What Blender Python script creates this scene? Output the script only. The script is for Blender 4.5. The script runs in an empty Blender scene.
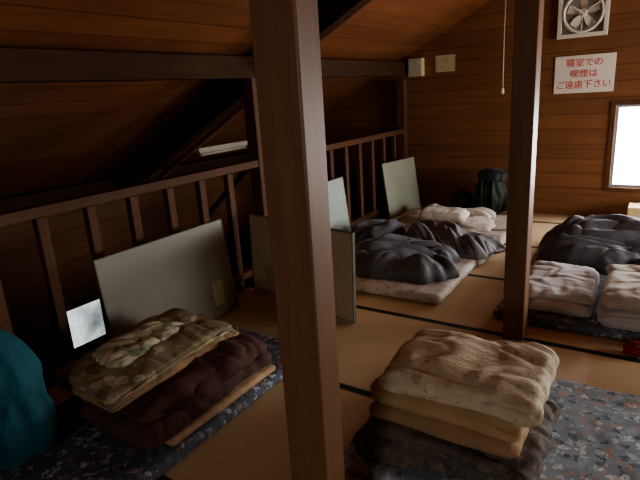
import bpy, bmesh, math, random
from mathutils import Vector, Matrix, noise
random.seed(3)
S=bpy.context.scene
COL=S.collection
S.view_settings.look='AgX - Medium High Contrast'

# ---------------------------------------------------------------- materials
def nt(name):
    m=bpy.data.materials.new(name); m.use_nodes=True
    n=m.node_tree.nodes; l=m.node_tree.links
    b=n['Principled BSDF']
    return m,n,l,b
def math_(n,l,op,a,b=None,c=None):
    x=n.new('ShaderNodeMath'); x.operation=op
    for i,v in enumerate((a,b,c)):
        if v is None: continue
        if isinstance(v,(int,float)): x.inputs[i].default_value=v
        else: l.new(v,x.inputs[i])
    return x.outputs[0]
def ramp(n,l,fac,stops):
    r=n.new('ShaderNodeValToRGB'); l.new(fac,r.inputs[0])
    e=r.color_ramp.elements
    while len(e)<len(stops): e.new(.5)
    for i,(p,c) in enumerate(stops):
        e[i].position=p; e[i].color=(*c,1)
    return r.outputs[0]
def mixc(n,l,fac,a,b,mode='MIX'):
    x=n.new('ShaderNodeMix'); x.data_type='RGBA'; x.blend_type=mode
    for i,v in ((0,fac),(6,a),(7,b)):
        if isinstance(v,(int,float)): x.inputs[i].default_value=v
        elif isinstance(v,tuple): x.inputs[i].default_value=(*v,1)
        else: l.new(v,x.inputs[i])
    return x.outputs[2]
def coords(n,l,scale=(1,1,1)):
    t=n.new('ShaderNodeTexCoord'); mp=n.new('ShaderNodeMapping')
    l.new(t.outputs['Object'],mp.inputs[0]); mp.inputs['Scale'].default_value=scale
    return mp.outputs[0]
def noise_(n,l,vec,scale,detail=4,rough=.55):
    x=n.new('ShaderNodeTexNoise'); l.new(vec,x.inputs['Vector'])
    x.inputs['Scale'].default_value=scale; x.inputs['Detail'].default_value=detail; x.inputs['Roughness'].default_value=rough
    return x.outputs[0]
def bump(n,l,b,h,strength=.3,dist=.01):
    x=n.new('ShaderNodeBump'); x.inputs['Strength'].default_value=strength; x.inputs['Distance'].default_value=dist
    l.new(h,x.inputs['Height']); l.new(x.outputs[0],b.inputs['Normal'])

def wood(name,dark,light,plank_axis=None,width=.15,grain_axis=1,rough=.5,spec=.2):
    m,n,l,b=nt(name)
    sc=[14,14,14]; sc[grain_axis]=.9
    g=noise_(n,l,coords(n,l,tuple(sc)),1.6,6,.6)
    big=noise_(n,l,coords(n,l),1.3,3)
    f=math_(n,l,'MULTIPLY_ADD',big,.5,math_(n,l,'MULTIPLY',g,.7))
    f=math_(n,l,'SUBTRACT',f,.08)
    hgt=g
    if plank_axis is not None:
        sx=n.new('ShaderNodeSeparateXYZ'); l.new(coords(n,l),sx.inputs[0])
        q=math_(n,l,'DIVIDE',sx.outputs[plank_axis],width)
        fl=math_(n,l,'FLOOR',q)
        wn=n.new('ShaderNodeTexWhiteNoise'); wn.noise_dimensions='1D'; l.new(fl,wn.inputs['W'])
        f=math_(n,l,'ADD',f,math_(n,l,'MULTIPLY_ADD',wn.outputs[0],.16,-.08))
        fr=math_(n,l,'SUBTRACT',q,fl)
        ed=math_(n,l,'MINIMUM',fr,math_(n,l,'SUBTRACT',1.0,fr))
        gr=math_(n,l,'MINIMUM',math_(n,l,'DIVIDE',ed,.03),1.0)
    c=ramp(n,l,f,[(.2,dark),(.8,light)])
    if plank_axis is not None:
        c=mixc(n,l,gr,tuple(x*.45 for x in dark),c)
        hgt=math_(n,l,'MULTIPLY_ADD',g,.15,gr)
    l.new(c,b.inputs['Base Color']); b.inputs['Roughness'].default_value=rough
    b.inputs['Specular IOR Level'].default_value=spec
    bump(n,l,b,hgt,.25,.004)
    return m
def plain(name,c,rough=.7,metal=0,var=.25,scale=8):
    m,n,l,b=nt(name)
    k=noise_(n,l,coords(n,l),scale,4)
    col=ramp(n,l,k,[(.3,tuple(x*(1-var) for x in c)),(.7,tuple(min(1,x*(1+var)) for x in c))])
    l.new(col,b.inputs['Base Color']); b.inputs['Roughness'].default_value=rough; b.inputs['Metallic'].default_value=metal
    return m
def wrinkle(n,l,b,co,amt=.35):
    mp=n.new('ShaderNodeMapping'); l.new(co,mp.inputs[0]); mp.inputs['Rotation'].default_value=(0,0,.6); mp.inputs['Scale'].default_value=(5,16,12)
    a=noise_(n,l,mp.outputs[0],1,3,.5)
    h=math_(n,l,'MULTIPLY_ADD',noise_(n,l,co,80,3),.15,a)
    bump(n,l,b,h,amt,.025)
def cloth(name,c,var=.2,rough=.85,sheen=.1,wr=.4,spec=.3):
    m,n,l,b=nt(name)
    k=noise_(n,l,coords(n,l),5,4)
    col=ramp(n,l,k,[(.3,tuple(x*(1-var) for x in c)),(.7,tuple(min(1,x*(1+var)) for x in c))])
    l.new(col,b.inputs['Base Color']); b.inputs['Roughness'].default_value=rough
    b.inputs['Sheen Weight'].default_value=sheen; b.inputs['Specular IOR Level'].default_value=spec
    wrinkle(n,l,b,coords(n,l),wr)
    return m
def floral(name,base,cols,scale=14,cover=.42,base2=None,rough=.85,wr=.3):
    m,n,l,b=nt(name)
    co=coords(n,l)
    wob=n.new('ShaderNodeTexNoise'); l.new(co,wob.inputs['Vector']); wob.inputs['Scale'].default_value=scale*1.6
    mx=n.new('ShaderNodeMix'); mx.data_type='VECTOR'; mx.inputs[0].default_value=.06
    l.new(co,mx.inputs[4]); l.new(wob.outputs[1],mx.inputs[5])
    v=n.new('ShaderNodeTexVoronoi'); l.new(mx.outputs[1],v.inputs['Vector']); v.inputs['Scale'].default_value=scale
    v.inputs['Randomness'].default_value=.9
    mask=math_(n,l,'LESS_THAN',v.outputs['Distance'],cover)
    sp=n.new('ShaderNodeSeparateColor'); l.new(v.outputs['Color'],sp.inputs[0])
    r=n.new('ShaderNodeValToRGB'); r.color_ramp.interpolation='CONSTANT'; l.new(sp.outputs[0],r.inputs[0])
    e=r.color_ramp.elements
    while len(e)<len(cols): e.new(.5)
    for i,c in enumerate(cols): e[i].position=i/len(cols); e[i].color=(*c,1)
    g=ramp(n,l,noise_(n,l,co,scale*.35,3),[(.35,base),(.65,base2 or base)])
    c=mixc(n,l,mask,g,r.outputs[0])
    core=math_(n,l,'LESS_THAN',v.outputs['Distance'],cover*.4)
    c=mixc(n,l,math_(n,l,'MULTIPLY',core,.7),c,base)
    l.new(c,b.inputs['Base Color']); b.inputs['Roughness'].default_value=rough
    b.inputs['Specular IOR Level'].default_value=.3
    wrinkle(n,l,b,co,wr)
    return m

M_wall=wood('wall_wood',(.115,.046,.018),(.235,.105,.042),2,.16,0)
M_wallx=wood('side_wall_wood',(.115,.046,.018),(.235,.105,.042),2,.16,1)
M_ceil=wood('ceiling_wood',(.11,.038,.016),(.23,.086,.034),0,.17,1)
M_post=wood('post_wood',(.10,.05,.025),(.225,.118,.058),None,.1,2,.45,.25)
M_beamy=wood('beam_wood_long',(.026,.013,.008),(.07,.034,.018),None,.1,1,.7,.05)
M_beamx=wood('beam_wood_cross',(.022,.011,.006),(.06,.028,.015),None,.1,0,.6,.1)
M_rail=wood('rail_wood',(.055,.026,.013),(.14,.066,.032),None,.1,1,.6,.12)
M_bal=wood('baluster_wood',(.06,.028,.014),(.15,.07,.034),None,.1,2,.6,.12)
M_sub=plain('subfloor_wood',(.12,.06,.03))
M_white=plain('white_plastic',(.66,.62,.5),.4,0,.06)
M_tube=plain('lamp_tube_white',(.7,.66,.52),.4,0,.03)
M_cream=plain('cream_plastic',(.5,.45,.33),.5,0,.1)
M_alu=plain('aluminium_frame',(.3,.31,.33),.5,.5,.05)
M_board=plain('grey_green_board',(.19,.172,.115),.5,0,.08,3)
M_board4=plain('sage_board',(.26,.27,.19),.5,0,.08,3)
M_board2=plain('cream_board',(.52,.42,.26),.5,0,.08,3)
M_board3=plain('pale_blue_board',(.33,.38,.33),.5,0,.08,3)
M_edge=plain('board_edge',(.14,.12,.08),.6)
M_paper=plain('paper_note',(.5,.41,.22),.8,0,.15,14)
M_label=plain('paper_label',(.34,.34,.14),.8,0,.15,14)
M_signw=plain('sign_white',(.72,.66,.55),.4,0,.04)
M_red=plain('sign_red',(.6,.06,.04),.5,0,.1)
M_pane=bpy.data.materials.new('dimming_glass'); M_pane.use_nodes=True  # grey see-through tint, added to dim the sky through the lower left window
n=M_pane.node_tree.nodes; l=M_pane.node_tree.links; n.remove(n['Principled BSDF'])
tb=n.new('ShaderNodeBsdfTransparent'); gl=n.new('ShaderNodeBsdfGlossy'); gl.inputs['Roughness'].default_value=.1
mxs=n.new('ShaderNodeMixShader'); mxs.inputs[0].default_value=.04
t=n.new('ShaderNodeTexCoord'); no=n.new('ShaderNodeTexNoise'); l.new(t.outputs['Object'],no.inputs[0]); no.inputs['Scale'].default_value=2.5; no.inputs['Detail'].default_value=4
r=n.new('ShaderNodeValToRGB'); l.new(no.outputs[0],r.inputs[0]); r.color_ramp.elements[0].position=.36; r.color_ramp.elements[0].color=(.08,.085,.085,1); r.color_ramp.elements[1].position=.64; r.color_ramp.elements[1].color=(.22,.23,.23,1)
l.new(r.outputs[0],tb.inputs[0]); l.new(tb.outputs[0],mxs.inputs[1]); l.new(gl.outputs[0],mxs.inputs[2]); l.new(mxs.outputs[0],n['Material Output'].inputs[0])

m,n,l,b=nt('tatami_straw'); M_tat=m
co=coords(n,l,(3,260,1)); k=noise_(n,l,co,1,3)
big=noise_(n,l,coords(n,l),1.1,4)
f=math_(n,l,'MULTIPLY_ADD',k,.35,math_(n,l,'MULTIPLY',big,.7))
l.new(ramp(n,l,f,[(.3,(.46,.32,.17)),(.75,(.62,.46,.275))]),b.inputs['Base Color'])
b.inputs['Roughness'].default_value=.48; bump(n,l,b,k,.3,.002)
M_tedge=plain('tatami_border_green',(.012,.028,.018),.7)

navy=floral('navy_floral_print',(.09,.10,.12),[(.50,.52,.48),(.18,.21,.26),(.34,.22,.19),(.3,.34,.36),(.1,.11,.13)],28,.42,(.12,.13,.16),wr=.1)
blue=floral('bluegrey_floral_print',(.25,.30,.33),[(.68,.7,.64),(.33,.42,.48),(.5,.34,.28),(.46,.54,.54),(.12,.16,.21)],28,.45,(.33,.38,.40),wr=.1)
beigef=floral('olive_floral_print',(.25,.2,.12),[(.38,.34,.2),(.16,.13,.08),(.44,.4,.28),(.2,.19,.1)],16,.42,(.3,.24,.14))
creamf=floral('cream_floral_print',(.55,.46,.30),[(.62,.54,.37),(.42,.34,.21),(.64,.57,.42),(.48,.39,.25)],22,.42,(.6,.51,.35),wr=.5)
greyf=floral('greybrown_print',(.12,.10,.08),[(.16,.135,.11),(.09,.075,.06),(.19,.155,.125)],24,.42,(.14,.115,.09),wr=.5)
pinkf=floral('pink_mattress_print',(.5,.43,.36),[(.55,.5,.44),(.42,.28,.24),(.36,.34,.34)],22,.4,(.54,.48,.42),wr=.1)
wrapf=floral('pale_green_print',(.5,.48,.3),[(.6,.58,.42),(.35,.38,.2),(.55,.45,.28),(.25,.28,.16)],12,.45,(.46,.43,.28))
tan=cloth('tan_quilt_fabric',(.43,.28,.145)); tan2=cloth('ochre_quilt_fabric',(.36,.225,.115))
brown=cloth('dark_brown_blanket',(.095,.05,.04),.25,.9,.0,.4,.15)
slate=cloth('slate_duvet_fabric',(.09,.087,.09),.3,.6,.15,.45)
grey=cloth('grey_duvet_fabric',(.15,.142,.14),.3,.6,.15,.45)
lgrey=cloth('light_blanket',(.52,.50,.47),.12,.8,.1)
mauve=cloth('beige_blanket',(.50,.45,.37),.12)
white=cloth('white_sheet',(.66,.62,.52),.08)
teal=cloth('teal_nylon',(.012,.085,.105),.3,.75,.1,.6,.2)
black=cloth('black_nylon',(.02,.022,.02),.3,.6,.1)
dgreen=cloth('dark_green_nylon',(.022,.030,.018),.3,.6,.05)
redc=cloth('red_nylon',(.25,.015,.015),.3,.6,.1)

# ---------------------------------------------------------------- mesh helpers
def bx(bm,x0,x1,y0,y1,z0,z1,mi=0):
    vs=[bm.verts.new(p) for p in ((x0,y0,z0),(x1,y0,z0),(x1,y1,z0),(x0,y1,z0),(x0,y0,z1),(x1,y0,z1),(x1,y1,z1),(x0,y1,z1))]
    for f in ((0,3,2,1),(4,5,6,7),(0,1,5,4),(1,2,6,5),(2,3,7,6),(3,0,4,7)):
        fc=bm.faces.new([vs[i] for i in f]); fc.material_index=mi
def fin(name,bm,mats,parent=None,smooth=False,bev=0):
    bmesh.ops.recalc_face_normals(bm,faces=bm.faces[:])
    me=bpy.data.meshes.new(name); bm.to_mesh(me); bm.free()
    for mm in (mats if isinstance(mats,(list,tuple)) else [mats]): me.materials.append(mm)
    if smooth:
        for p in me.polygons: p.use_smooth=True
    o=bpy.data.objects.new(name,me); COL.objects.link(o)
    if parent: o.parent=parent
    if bev:
        md=o.modifiers.new('bev','BEVEL'); md.width=bev; md.segments=2; md.limit_method='ANGLE'
    return o
def empty(name,loc=(0,0,0)):
    e=bpy.data.objects.new(name,None); e.empty_display_size=.1; COL.objects.link(e); return e
def box(name,a,mat,parent=None,bev=0):
    bm=bmesh.new(); bx(bm,*a); return fin(name,bm,mat,parent,False,bev)
def orient(p0,p1,up=Vector((0,0,1))):
    d=(Vector(p1)-Vector(p0)); L=d.length; d.normalize()
    u=Vector(up); s=u.cross(d); 
    if s.length<1e-4: s=Vector((1,0,0))
    s.normalize(); u=d.cross(s)
    M=Matrix((s,d,u)).transposed().to_4x4(); M.translation=Vector(p0); return M,L
def beam(name,p0,p1,w,h,mat,parent=None,bev=.004):
    M,L=orient(p0,p1); bm=bmesh.new(); bx(bm,-w/2,w/2,0,L,-h/2,h/2); bmesh.ops.transform(bm,matrix=M,verts=bm.verts)
    return fin(name,bm,mat,parent,False,bev)
def tube(name,pts,r,mat,parent=None,seg=8):
    bm=bmesh.new(); rings=[]
    for i,p in enumerate(pts):
        a=Vector(pts[max(0,i-1)]); c=Vector(pts[min(len(pts)-1,i+1)])
        d=(c-a).normalized(); s=d.cross(Vector((.3,.2,1))); 
        if s.length<.01: s=d.cross(Vector((1,0,0)))
        s.normalize(); u=d.cross(s)
        rings.append([bm.verts.new(Vector(p)+r*(math.cos(t)*s+math.sin(t)*u)) for t in [2*math.pi*k/seg for k in range(seg)]])
    for a,c in zip(rings,rings[1:]):
        for k in range(seg): bm.faces.new((a[k],a[(k+1)%seg],c[(k+1)%seg],c[k]))
    bm.faces.new(rings[0]); bm.faces.new(rings[-1])
    return fin(name,bm,mat,parent,True)

def slab(name,c,size,rot,mat,seed,wr=.012,layers=1,crease=.02,droop=0,parent=None,freq=5,rr=None,dens=.012,tilt=(0,0),slump=0,fine=.5):
    """soft rounded folded textile: c = centre of base"""
    w,d,h=size; hx,hy,hz=w/2,d/2,h/2
    r=min(rr or hz,hz,hx,hy)*.98
    nx=max(8,int(w/dens)); ny=max(8,int(d/dens)); nz=max(8,layers*8)
    bm=bmesh.new()
    def P(a,b,c_):
        p=Vector((a*hx,b*hy,c_*hz))
        inn=Vector((max(-hx+r,min(hx-r,p.x)),max(-hy+r,min(hy-r,p.y)),max(-hz+r,min(hz-r,p.z))))
        dv=p-inn
        nrm=dv.normalized() if dv.length>1e-6 else Vector((0,0,1))
        q=inn+nrm*r if dv.length>1e-6 else p
        if layers>1:
            ph=(c_*.5+.5)*layers; fr=(ph-math.floor(min(ph,layers-1e-6)))*2-1
            fr=max(-1,min(1,fr))
            edgew=max(abs(a),abs(b))
            if edgew>.999:
                q-=Vector((nrm.x,nrm.y,0))*crease*(1-math.sqrt(max(0,1-fr*fr)))
                lay=min(layers-1,int(ph)); off=noise.noise(Vector((lay*3.7,seed,a*.7)))*.03
                q+=Vector((nrm.x,nrm.y,0))*off
        s=Vector((seed*7.3,seed*3.1,seed*1.7))
        v=q*freq+s
        n1=noise.noise(v)+.5*noise.noise(v*2.1)
        wv=noise.noise(Vector((q.x*freq*3+n1*1.2,q.y*freq*1.2,q.z*9))+s)
        cr=abs(noise.noise(Vector((q.x*3+n1*.4,q.y*8+wv*.3,q.z*4))+s)); cr=-max(0,1-cr*6)
        bott=.15 if nrm.z<-.5 else 1
        q=q+nrm*(n1*wr+wv*wr*.7+cr*wr*fine)*bott
        q.x+=noise.noise(Vector((q.y*3,q.z*6,seed)))*wr*1.3; q.y+=noise.noise(Vector((q.x*3,q.z*6,seed+9)))*wr*1.3
        if droop and nrm.z>-.9:
            e=max(0,(abs(a)**3+abs(b)**3))*.5
            q.z-=droop*e*(c_*.5+.5)
        if slump:
            t=(1-(c_*.5+.5)); q.x*=1+slump*t; q.y*=1+slump*t
        q.z+=(tilt[0]*a+tilt[1]*b)
        return q
    def grid(f,na,nb):
        vs=[[bm.verts.new(f(-1+2*i/na,-1+2*j/nb)) for j in range(nb+1)] for i in range(na+1)]
        for i in range(na):
            for j in range(nb): bm.faces.new((vs[i][j],vs[i+1][j],vs[i+1][j+1],vs[i][j+1]))
    grid(lambda u,v:P(u,v,1),nx,ny); grid(lambda u,v:P(u,v,-1),nx,ny)
    grid(lambda u,v:P(u,-1,v),nx,nz); grid(lambda u,v:P(u,1,v),nx,nz)
    grid(lambda u,v:P(-1,u,v),ny,nz); grid(lambda u,v:P(1,u,v),ny,nz)
    bmesh.ops.remove_doubles(bm,verts=bm.verts,dist=1e-5)
    bmesh.ops.transform(bm,matrix=Matrix.Translation(Vector(c)+Vector((0,0,hz)))@Matrix.Rotation(rot,4,'Z'),verts=bm.verts)
    return fin(name,bm,mat,parent,True)

def duvet(name,c,size,rot,mat,seed,parent=None,N=140,freq=3.6,puff=.56,sup=3.5,fold=1.0,fdir=.5):
    """thrown, crumpled duvet; c = centre on its support"""
    w,d,h=size; bm=bmesh.new(); sd=Vector((seed*5.1,seed*2.7,seed*9.3))
    cf,sf=math.cos(fdir),math.sin(fdir)
    top=[]
    for i in range(N+1):
        row=[]
        for j in range(N+1):
            u=-1+2*i/N; v=-1+2*j/N
            mxx=max(abs(u),abs(v)); L=(abs(u)**sup+abs(v)**sup)**(1/sup) if mxx>0 else 1
            k=mxx/L if mxx>0 else 1
            uu,vv=u*k,v*k
            ang=math.atan2(vv,uu); rn=noise.noise(Vector((math.cos(ang)*1.6,math.sin(ang)*1.6,seed)))*.22+noise.noise(Vector((math.cos(ang)*5,math.sin(ang)*5,seed+4)))*.07
            x=uu*w/2*(1+rn*mxx); y=vv*d/2*(1+rn*mxx)
            xr=(x*cf+y*sf)*.6; yr=(-x*sf+y*cf)*1.5
            p=Vector((xr*freq,yr*freq,0))+sd
            wv=Vector((noise.noise(p*.6+Vector((3,1,0))),noise.noise(p*.6+Vector((7,5,2))),0))
            q=p+wv*1.3
            b1=abs(noise.noise(q)); b2=abs(noise.noise(q*2.3+Vector((5,5,5)))); b3=noise.noise(q*5); b4=noise.noise(q*11)
            bil=min(1,(b1*2.4))**.5*.78+min(1,b2*2)**.7*.22*fold
            lo=.5+.95*noise.noise(Vector((x*2,y*2,seed*3.3)))
            edge=max(0,1-mxx**3.6)**.45
            z=h*edge*((1-puff)*max(.12,lo)*1.2+puff*bil)+(b3*.006+b4*.002)*edge
            row.append(bm.verts.new((x+wv.y*.03*edge,y+wv.x*.03*edge,z)))
        top.append(row)
    for i in range(N):
        for j in range(N): bm.faces.new((top[i][j],top[i+1][j],top[i+1][j+1],top[i][j+1]))
    rim=[top[i][0] for i in range(N+1)]+[top[N][j] for j in range(1,N+1)]+[top[i][N] for i in range(N-1,-1,-1)]+[top[0][j] for j in range(N-1,0,-1)]
    bm.faces.new(rim)
    bmesh.ops.transform(bm,matrix=Matrix.Translation(Vector(c))@Matrix.Rotation(rot,4,'Z'),verts=bm.verts)
    return fin(name,bm,mat,parent,True)

# ---------------------------------------------------------------- room
YB=6.28; YF=-2.2; XR=2.9; XRAIL=-2.8; XL=-5.0
def zc(x): return 3.25-.5*abs(x)
T=.12
def wall_with_holes(name,axis,pos,thick,a0,a1,z0,z1,holes,mat):
    bm=bmesh.new()
    xs=sorted({a0,a1,*[h[0] for h in holes],*[h[1] for h in holes]})
    zs=sorted({z0,z1,*[h[2] for h in holes],*[h[3] for h in holes]})
    for i in range(len(xs)-1):
        for j in range(len(zs)-1):
            cx=(xs[i]+xs[i+1])/2; cz=(zs[j]+zs[j+1])/2
            if any(h[0]<cx<h[1] and h[2]<cz<h[3] for h in holes): continue
            lo,hi=sorted((pos,pos+thick))
            if axis=='y': bx(bm,xs[i],xs[i+1],lo,hi,zs[j],zs[j+1])
            else: bx(bm,lo,hi,xs[i],xs[i+1],zs[j],zs[j+1])
    return fin(name,bm,mat)
W1=(-.43,1.5,.34,1.2)
wall_with_holes('wall_back','y',YB,T,XL-T,XR+T,-2.5,3.5,[W1],M_wall)
W5=(-.35,.35,1.1,1.75)  # opening for the added fill window, out of view
wall_with_holes('wall_front','y',YF,-T,XL-T,XR+T,-2.5,3.5,[W5],M_wall)
W3=(3.6,5.8,.4,1.5)
wall_with_holes('wall_right','x',XR,T,YF,YB,-.3,2.0,[W3],M_wallx)
W4=(2.60,3.30,-1.9,-.50)
wall_with_holes('wall_left','x',XL,-T,YF,YB,-2.5,.95,[W4],M_wallx)
box('floor',(XRAIL-.1,XR,YF,YB,-.3,-.05),M_sub)
box('floor_lower',(XL,XRAIL-.1,YF,YB,-2.5,-2.4),M_sub)
box('wall_stairwell',(XRAIL-.1,XRAIL,YF,YB,-2.4,-.3),M_wallx)
for nm,x0,x1 in (('ceiling',XL-T,0),('ceiling.001',0,XR+T)):
    bm=bmesh.new(); z0,z1=zc(x0),zc(x1)
    v=[bm.verts.new(p) for p in ((x0,YF-T,z0),(x1,YF-T,z1),(x1,YB+T,z1),(x0,YB+T,z0),(x0,YF-T,z0+.1),(x1,YF-T,z1+.1),(x1,YB+T,z1+.1),(x0,YB+T,z0+.1))]
    for f in ((0,3,2,1),(4,5,6,7),(0,1,5,4),(1,2,6,5),(2,3,7,6),(3,0,4,7)): bm.faces.new([v[i] for i in f])
    fin(nm,bm,M_ceil)

bm=bmesh.new(); ys=[3.0+.955*k for k in range(-6,5)]
TX=XRAIL+.06
for r in range(len(ys)-1):
    y0=max(ys[r],YF); y1=min(ys[r+1],YB)
    if y1<=y0: continue
    off=0 if r%2 else .955
    x=TX-off
    while x<XR:
        a=max(x,TX); c=min(x+1.91,XR-.001)
        if c-a>.05:
            g=.0015
            bx(bm,a+g,c-g,y0+g,y1-g,-.05,0,0)
            if y0==ys[r]: bx(bm,a+g,c-g,y0+g,y0+.022,-.04,.002,1)
            if y1==ys[r+1]: bx(bm,a+g,c-g,y1-.022,y1-g,-.04,.002,1)
        x+=1.91
fin('tatami_mats',bm,[M_tat,M_tedge])

def window(name,axis,pos,h,nrm,mull=1,pane=None):
    e=empty(name); a0,a1,z0,z1=h; w=.028
    def B(n_,p0,p1,q0,q1,mat=M_alu,dp=(.03,.08)):
        lo,hi=sorted((pos+nrm*dp[0],pos+nrm*dp[1]))
        if axis=='y': box(n_,(p0,p1,lo,hi,q0,q1),mat,e)
        else: box(n_,(lo,hi,p0,p1,q0,q1),mat,e)
    B('frame_bottom',a0,a1,z0,z0+w); B('frame_top',a0,a1,z1-w,z1)
    B('frame_side_1',a0,a0+w,z0+w,z1-w); B('frame_side_2',a1-w,a1,z0+w,z1-w)
    for i in range(mull):
        c=a0+(a1-a0)*(i+1)/(mull+1); B('mullion_%d'%(i+1),c-.022,c+.022,z0+w,z1-w)
    if pane: B('dimming_pane',a0+w,a1-w,z0+w,z1-w,pane,(.05,.052))
    lo,hi=-.014,0.0
    for n_,p0,p1,q0,q1 in (('casing_b',a0-.045,a1+.045,z0-.045,z0),('casing_t',a0-.045,a1+.045,z1,z1+.045),('casing_l',a0-.045,a0,z0,z1),('casing_r',a1,a1+.045,z0,z1)):
        B(n_,p0,p1,q0,q1,M_rail,(lo,hi))
    L=bpy.data.lights.new(name+'_portal','AREA'); L.shape='RECTANGLE'; L.size=(a1-a0); L.size_y=(z1-z0); L.cycles.is_portal=True
    lo_=bpy.data.objects.new('skylight_portal',L); COL.objects.link(lo_); lo_.parent=e
    c=(a0+a1)/2; zz=(z0+z1)/2
    if axis=='y': lo_.location=(c,pos+nrm*.1,zz); dirv=Vector((0,-nrm,0))
    else: lo_.location=(pos+nrm*.1,c,zz); dirv=Vector((-nrm,0,0))
    lo_.rotation_euler=dirv.to_track_quat('-Z','Y').to_euler()
window('window_1','y',YB,W1,1); window('window_2','x',XR,W3,1,2)
window('window_3','x',XL,W4,-1,0,M_pane); window('fill_window','y',YF,W5,-1,1)  # the one in the front wall is added behind the camera to light the pillar

def post(name,x,y,wx,wy,z0=0,mat=None):
    bm=bmesh.new(); bx(bm,x-wx/2,x+wx/2,y-wy/2,y+wy/2,z0,zc(x)-.035)
    return fin(name,bm,mat or M_post,None,False,.006)
post('pillar',-.785,1.075,.135,.10,.003)
post('pillar',-.64,3.02,.12,.12,.003)
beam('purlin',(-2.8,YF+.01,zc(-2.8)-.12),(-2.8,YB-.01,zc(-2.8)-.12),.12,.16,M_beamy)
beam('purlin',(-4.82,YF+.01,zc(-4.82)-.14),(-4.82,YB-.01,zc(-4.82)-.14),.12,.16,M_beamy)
tr=empty('roof_truss')
ty=3.32
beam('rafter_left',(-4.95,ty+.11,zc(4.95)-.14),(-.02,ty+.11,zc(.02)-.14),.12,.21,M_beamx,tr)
beam('strut',(-2.87,ty+.02,1.47),(-4.35,ty+.02,.66),.045,.045,M_post,tr)
beam('collar_brace',(-2.86,ty,.98),(-3.5,ty,.45),.04,.05,M_bal,tr)
post('rail_post',-2.8,ty,.11,.11,-.04,M_bal).parent=tr
rl=empty('railing')
box('top_rail',(XRAIL-.045,XRAIL+.045,YF+.02,YB-.01,.95,1.01),M_rail,rl,.006)
box('bottom_rail',(XRAIL-.035,XRAIL+.035,YF+.02,YB-.01,.06,.12),M_rail,rl,.004)
y=1.44-.3*12
k=0
while y<6.15:
    if y>YF+.1 and abs(y-ty)>.12:
        k+=1; box('baluster_%d'%k,(XRAIL-.025,XRAIL+.025,y-.03,y+.03,.0,.945),M_bal,rl,.004)
    y+=.3
box('end_post',(XRAIL-.05,XRAIL+.05,6.16,6.26,0,zc(XRAIL)-.25),M_bal,rl,.004)

# ---------------------------------------------------------------- boards
def panel(name,p0,p1,h,lean,mat,th=.02,note=None):
    e=empty(name)
    p0=Vector((*p0,0)); p1=Vector((*p1,0)); ln=Vector((*lean,0))
    d=(p1-p0).normalized(); up=(Vector((0,0,h))+ln).normalized(); nn=d.cross(up)
    M=Matrix((d,up,nn)).transposed().to_4x4(); M.translation=p0+Vector((0,0,.008))
    L=(p1-p0).length; H=math.hypot(h,ln.length)
    bm=bmesh.new(); bx(bm,.008,L-.008,.008,H-.008,-th/2,th/2); bmesh.ops.transform(bm,matrix=M,verts=bm.verts); fin('sheet',bm,mat,e)
    bm=bmesh.new(); t2=th/2+.002
    bx(bm,0,L,0,.008,-t2,t2); bx(bm,0,L,H-.008,H,-t2,t2); bx(bm,0,.008,.008,H-.008,-t2,t2); bx(bm,L-.008,L,.008,H-.008,-t2,t2)
    bmesh.ops.transform(bm,matrix=M,verts=bm.verts); fin('edging',bm,M_edge,e)
    if note:
        a,b2,w,hh,s=note
        bm=bmesh.new(); bx(bm,a,a+w,b2,b2+hh,s*(th/2+.001),s*(th/2+.003)); bmesh.ops.transform(bm,matrix=M,verts=bm.verts); fin('label',bm,M_label,e)
panel('partition_board',(-2.54,1.58),(-2.54,2.62),.66,(-.10,0.02),M_board,note=(.82,.08,.10,.17,1))
panel('partition_board',(-2.66,2.96),(-1.60,2.74),.62,(0,.03),M_board2,note=(.17,.08,.10,.16,1))
panel('partition_board',(-2.64,3.75),(-2.64,4.52),.66,(-.08,0),M_board3)
panel('partition_board',(-2.62,5.40),(-2.5,6.06),.66,(-.1,0.02),M_board4)

# ---------------------------------------------------------------- mattresses
slab('floral_mattress',(-2.03,1.28,.004),(.86,1.98,.06),0,navy,1,.005,1,0,0,None,4,.03,.02)
slab('patterned_futon',(-.02,2.02,.004),(1.96,1.06,.055),0,blue,2,.005,1,0,0,None,4,.03,.02)
slab('navy_futon',(.16,3.68,.004),(1.96,.98,.07),0,navy,3,.006,1,0,0,None,4,.035,.02)
slab('patterned_mattress',(.16,4.72,.004),(1.96,.95,.07),0,blue,4,.006,1,0,0,None,4,.035,.02)
slab('print_mattress',(-1.90,3.68,.004),(1.40,.92,.08),0.02,pinkf,5,.008,1,0,0,None,4,.04,.02)
slab('print_mattress',(-1.86,4.64,.004),(1.40,.92,.08),-.02,pinkf,6,.008,1,0,0,None,4,.04,.02)
slab('print_mattress',(-1.80,5.45,.004),(1.40,.62,.08),0,pinkf,7,.008,1,0,0,None,4,.04,.02)

# left bedding pile
e=empty('folded_blanket_stack')
slab('thin_mattress',(-1.92,1.56,.066),(.58,.74,.04),.0,tan,11,.006,1,0,0,e,4)
slab('brown_blanket',(-1.97,1.50,.098),(.64,.82,.12),.03,brown,12,.026,1,.03,.02,e,4,None,.012,(0,0),.04)
slab('brown_blanket_upper',(-1.97,1.53,.18),(.62,.78,.12),-.05,brown,17,.028,1,.03,.03,e,4,None,.012,(-.01,.02))
slab('folded_quilt',(-2.07,1.47,.258),(.51,.78,.055),-.04,tan2,13,.012,1,.02,.03,e,5,None,.012,(0,.02))
slab('floral_quilt',(-2.07,1.46,.303),(.51,.76,.055),-.02,beigef,15,.014,1,.02,.04,e,5,None,.012,(0,.02))
duvet('wrapped_cover',(-2.12,1.48,.337),(.28,.50,.055),.1,wrapf,14,e,80,5,.6)
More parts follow.
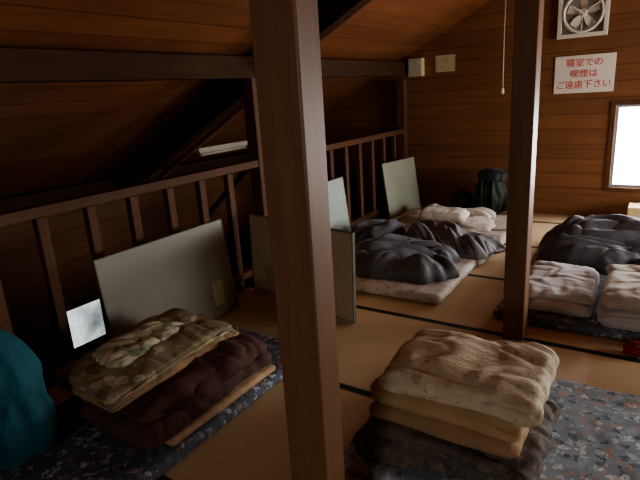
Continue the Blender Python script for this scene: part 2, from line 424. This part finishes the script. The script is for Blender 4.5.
# right bedding pile
e=empty('folded_futon_stack')
slab('grey_blanket',(-.62,1.86,.062),(.68,.56,.10),.05,greyf,21,.024,1,.03,.02,e,4,None,.011,(0,0),.06)
slab('grey_blanket_upper',(-.56,1.84,.145),(.63,.55,.08),-.06,greyf,26,.024,1,.03,.02,e,4)
slab('tan_quilt_lower',(-.61,1.85,.205),(.60,.52,.095),.02,tan2,22,.014,1,.022,.02,e,4)
slab('tan_quilt_upper',(-.60,1.85,.285),(.60,.50,.085),-.04,tan,23,.016,1,.022,.02,e,4)
slab('cream_quilt',(-.56,1.86,.350),(.61,.50,.10),.03,creamf,24,.02,1,.02,.035,e,4)

# duvets left row
duvet('crumpled_duvet',(-1.76,3.72,.08),(1.02,.74,.25),.15,slate,31,fdir=.4)
duvet('crumpled_duvet',(-1.55,4.42,.08),(.86,.64,.22),-.15,grey,32,fdir=-.6)
duvet('crumpled_duvet',(-2.24,4.36,.08),(.5,.6,.29),.4,slate,33,fdir=1)
e=empty('quilt_with_pillow')
duvet('print_quilt',(-1.85,5.2,.078),(1.0,.62,.12),.0,pinkf,34,e)
slab('pillow',(-1.84,5.1,.15),(.48,.3,.11),.1,white,35,.01,1,0,.02,e,5)
duvet('rumpled_blanket',(-1.85,5.60,.075),(.9,.34,.15),.0,mauve,36)
# duvets right row
duvet('thrown_duvet',(-.25,4.58,.07),(1.05,.8,.34),.1,slate,41,fdir=.2)
duvet('thrown_duvet',(.66,4.55,.07),(.64,.8,.32),.2,slate,42)
e=empty('folded_sheet_pile')
slab('folded_blanket',(-.50,3.62,.07),(.48,.72,.09),.05,lgrey,43,.014,1,.02,.03,e,5)
slab('folded_sheet',(-.49,3.64,.145),(.44,.68,.06),.08,lgrey,44,.016,1,.02,.03,e,5)
e=empty('folded_quilt_pile')
slab('folded_quilt',(.03,3.55,.07),(.50,.74,.13),0,lgrey,45,.014,2,.025,.03,e,5)
slab('folded_blanket',(.03,3.55,.185),(.5,.70,.09),.05,mauve,46,.014,1,.02,.03,e,5)

def lump(name,c,size,mat,seed,parent=None,top=.7,wr=.02,N=48,lean=0):
    bm=bmesh.new(); rings=[]
    w,d,h=size
    for i in range(N+1):
        t=i/N; zz=t*h
        prof=min(1,(t/.12))**.5 if t<.12 else 1
        if t>top: prof=math.sqrt(max(0,1-((t-top)/(1-top))**2))
        prof=prof*(.92+.08*math.sin(t*3.1)) 
        row=[]
        for j in range(64):
            a=2*math.pi*j/64; ca,sa=math.cos(a),math.sin(a)
            q=2.6; rr=1/((abs(ca)**q+abs(sa)**q)**(1/q))
            p=Vector((ca*rr*w/2*prof,sa*rr*d/2*prof,zz))
            nn=noise.noise(Vector((ca*2.5,sa*2.5,zz*4+seed)))+.6*noise.noise(Vector((ca*6,sa*6,zz*7+seed)))
            p+=Vector((ca,sa,0))*nn*wr*max(.1,prof); p.x+=lean*t
            row.append(bm.verts.new(p+Vector(c)))
        rings.append(row)
    for a,b_ in zip(rings,rings[1:]):
        for j in range(64): bm.faces.new((a[j],a[(j+1)%64],b_[(j+1)%64],b_[j]))
    bm.faces.new(rings[0]); bm.faces.new(rings[-1])
    return fin(name,bm,mat,parent,True)
e=empty('backpack')
lump('pack_body',(-2.25,.79,.068),(.37,.38,.62),teal,1,e,.5,.035)
lump('front_pocket',(-2.11,.83,.10),(.17,.27,.33),teal,5,e,.5,.02)
for yy in (.72,.88):
    tube('compression_strap',[(-2.09,yy,.42),(-2.10,yy,.48),(-2.14,yy,.56)],.006,teal,e)
tube('haul_loop',[(-2.23,.75,.67),(-2.23,.77,.71),(-2.23,.85,.71),(-2.23,.87,.67)],.007,black,e)
e=empty('rucksack')
lump('pack_body',(-1.62,6.03,.004),(.34,.28,.50),dgreen,7,e,.5,.03)
lump('top_lid',(-1.60,6.02,.40),(.32,.26,.16),black,8,e,.5,.025)
for xx in (-1.68,-1.56): tube('shoulder_strap',[(xx,5.90,.1),(xx,5.87,.28),(xx,5.90,.45)],.012,black,e)
e=empty('plastic_bag')
lump('bag_body',(-1.31,5.98,.004),(.18,.16,.25),white,9,e,.35,.02)
tube('bag_handle',[(-1.34,5.98,.23),(-1.33,5.98,.31),(-1.29,5.98,.31),(-1.28,5.98,.23)],.008,white,e)
e=empty('stuff_bag')
lump('bag_body',(-1.97,6.08,.004),(.24,.22,.28),dgreen,10,e,.5,.02); tube('drawcord',[(-1.97,6.08,.27),(-1.96,6.03,.3),(-1.94,6.02,.28)],.004,black,e)
e=empty('pouch')
lump('pouch_body',(.0,3.06,.004),(.13,.09,.08),redc,12,e,.5,.01); tube('pouch_cord',[(-.05,3.04,.07),(-.03,3.01,.09),(.02,3.02,.07)],.004,black,e)
e=empty('cardboard_box')
box('carton',(-.22,.02,5.95,6.2,.004,.2),M_paper,e,.003); box('packing_tape',(-.12,-.07,5.949,6.201,.1,.203),M_cream,e)

# ---------------------------------------------------------------- wall things
e=empty('ventilation_fan'); fx,fz=-.80,2.13; yb=YB-.001
bm=bmesh.new(); s=.235
for a in ((fx-s,fx+s,yb-.05,yb,fz+s-.04,fz+s),(fx-s,fx+s,yb-.05,yb,fz-s,fz-s+.04),(fx-s,fx-s+.04,yb-.05,yb,fz-s+.04,fz+s-.04),(fx+s-.04,fx+s,yb-.05,yb,fz-s+.04,fz+s-.04)): bx(bm,*a)
fin('housing',bm,M_white,e,False,.004)
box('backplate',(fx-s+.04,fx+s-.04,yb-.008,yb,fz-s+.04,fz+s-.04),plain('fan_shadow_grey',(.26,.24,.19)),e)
bm=bmesh.new(); K=40
for k in range(K):
    a0=2*math.pi*k/K; a1=2*math.pi*(k+1)/K
    q=[]
    for r_,yy in ((.197,yb-.045),(.18,yb-.06),(.165,yb-.03)):
        q.append([bm.verts.new((fx+r_*math.cos(a),yy,fz+r_*math.sin(a))) for a in (a0,a1)])
    bm.faces.new((q[0][0],q[0][1],q[1][1],q[1][0])); bm.faces.new((q[1][0],q[1][1],q[2][1],q[2][0]))
fin('ring',bm,M_white,e,True)
bm=bmesh.new()
for k in range(5):
    a=2*math.pi*k/5+.3
    pts=[]
    for (r_,da,dy) in ((.03,-.5,-.03),(.10,-.38,-.035),(.155,-.22,-.035),(.158,.25,-.015),(.10,.38,-.012),(.03,.5,-.02)):
        pts.append(bm.verts.new((fx+r_*math.cos(a+da),yb+dy,fz+r_*math.sin(a+da))))
    bm.faces.new(pts)
fin('blades',bm,M_white,e)
bm=bmesh.new(); bmesh.ops.create_cone(bm,cap_ends=True,segments=24,radius1=.04,radius2=.032,depth=.03,matrix=Matrix.Translation((fx,yb-.04,fz))@Matrix.Rotation(math.pi/2,4,'X'))
fin('hub',bm,M_white,e)
for k in range(3):
    a=2*math.pi*k/3+.5; tube('guard_arm_%d'%(k+1),[(fx,yb-.058,fz),(fx+.18*math.cos(a),yb-.055,fz+.18*math.sin(a))],.004,M_white,e)
e=empty('notice_sign'); sx0,sx1,sz0,sz1=-1.04,-.47,1.34,1.72
bm=bmesh.new(); bx(bm,sx0,sx1,YB-.012,YB-.002,sz0,sz1); o=fin('sign_plate',bm,M_signw,e,False,.003)
for i,t in enumerate(('寝室での','喫煙は','ご遠慮下さい')):
    cu=bpy.data.curves.new('t','FONT'); cu.body=t; cu.size=.088; cu.align_x='CENTER'; cu.align_y='CENTER'; cu.extrude=.0008
    to=bpy.data.objects.new('t',cu); COL.objects.link(to)
    bpy.context.view_layer.update()
    me=bpy.data.meshes.new_from_object(to.evaluated_get(bpy.context.evaluated_depsgraph_get()))
    bpy.data.objects.remove(to)
    me.materials.clear(); me.materials.append(M_red)
    lo=bpy.data.objects.new('lettering_%d'%(i+1),me); COL.objects.link(lo); lo.parent=e
    lo.rotation_euler=(math.pi/2,0,0); lo.location=((sx0+sx1)/2,YB-.0135,sz1-.08-.11*i)
e=empty('hanging_cord')
tube('cord',[(-1.54,6.12,zc(-1.54)-.01),(-1.545,6.12,2.0),(-1.54,6.12,1.43)],.006,M_cream,e)
lump('cord_pull',(-1.54,6.12,1.37),(.03,.03,.07),M_white,2,e,.5,.0)
e=empty('wall_speaker'); box('cabinet',(-2.70,-2.52,YB-.1,YB-.002,1.63,1.84),M_paper,e,.006); box('grille',(-2.68,-2.54,YB-.104,YB-.1,1.65,1.82),M_cream,e)
e=empty('wall_notice'); box('paper',(-2.38,-2.14,YB-.006,YB-.002,1.66,1.85),M_paper,e); box('pin_strip',(-2.38,-2.14,YB-.01,YB-.006,1.83,1.85),M_cream,e)
e=empty('fluorescent_lamp')
lx=-4.5
beam('fixture',(lx,4.25,zc(lx)-.05),(lx,5.1,zc(lx)-.05),.10,.06,M_tube,e)
tube('tube',[(lx+.03,4.28,zc(lx)-.10),(lx+.03,5.07,zc(lx)-.10)],.018,M_tube,e,12)
# ---------------------------------------------------------------- light
w=bpy.data.worlds.new('overcast_sky'); S.world=w; w.use_nodes=True
bg=w.node_tree.nodes['Background']; bg.inputs[0].default_value=(.97,.975,1,1); bg.inputs[1].default_value=23
# camera
X=Vector((.8378,-.0995,.5368)); Y=Vector((.5426,.2611,-.7984)); Z=Vector((-.0610,.9600,.2732))
R=Matrix((X,Y,Z))
q=R.to_quaternion(); q.normalize()
cam=bpy.data.cameras.new('camera'); cam.sensor_width=36; cam.lens=28.97; cam.clip_start=.02
co_=bpy.data.objects.new('camera',cam); COL.objects.link(co_); co_.location=(0,0,1.5); co_.rotation_mode='QUATERNION'; co_.rotation_quaternion=q
S.camera=co_
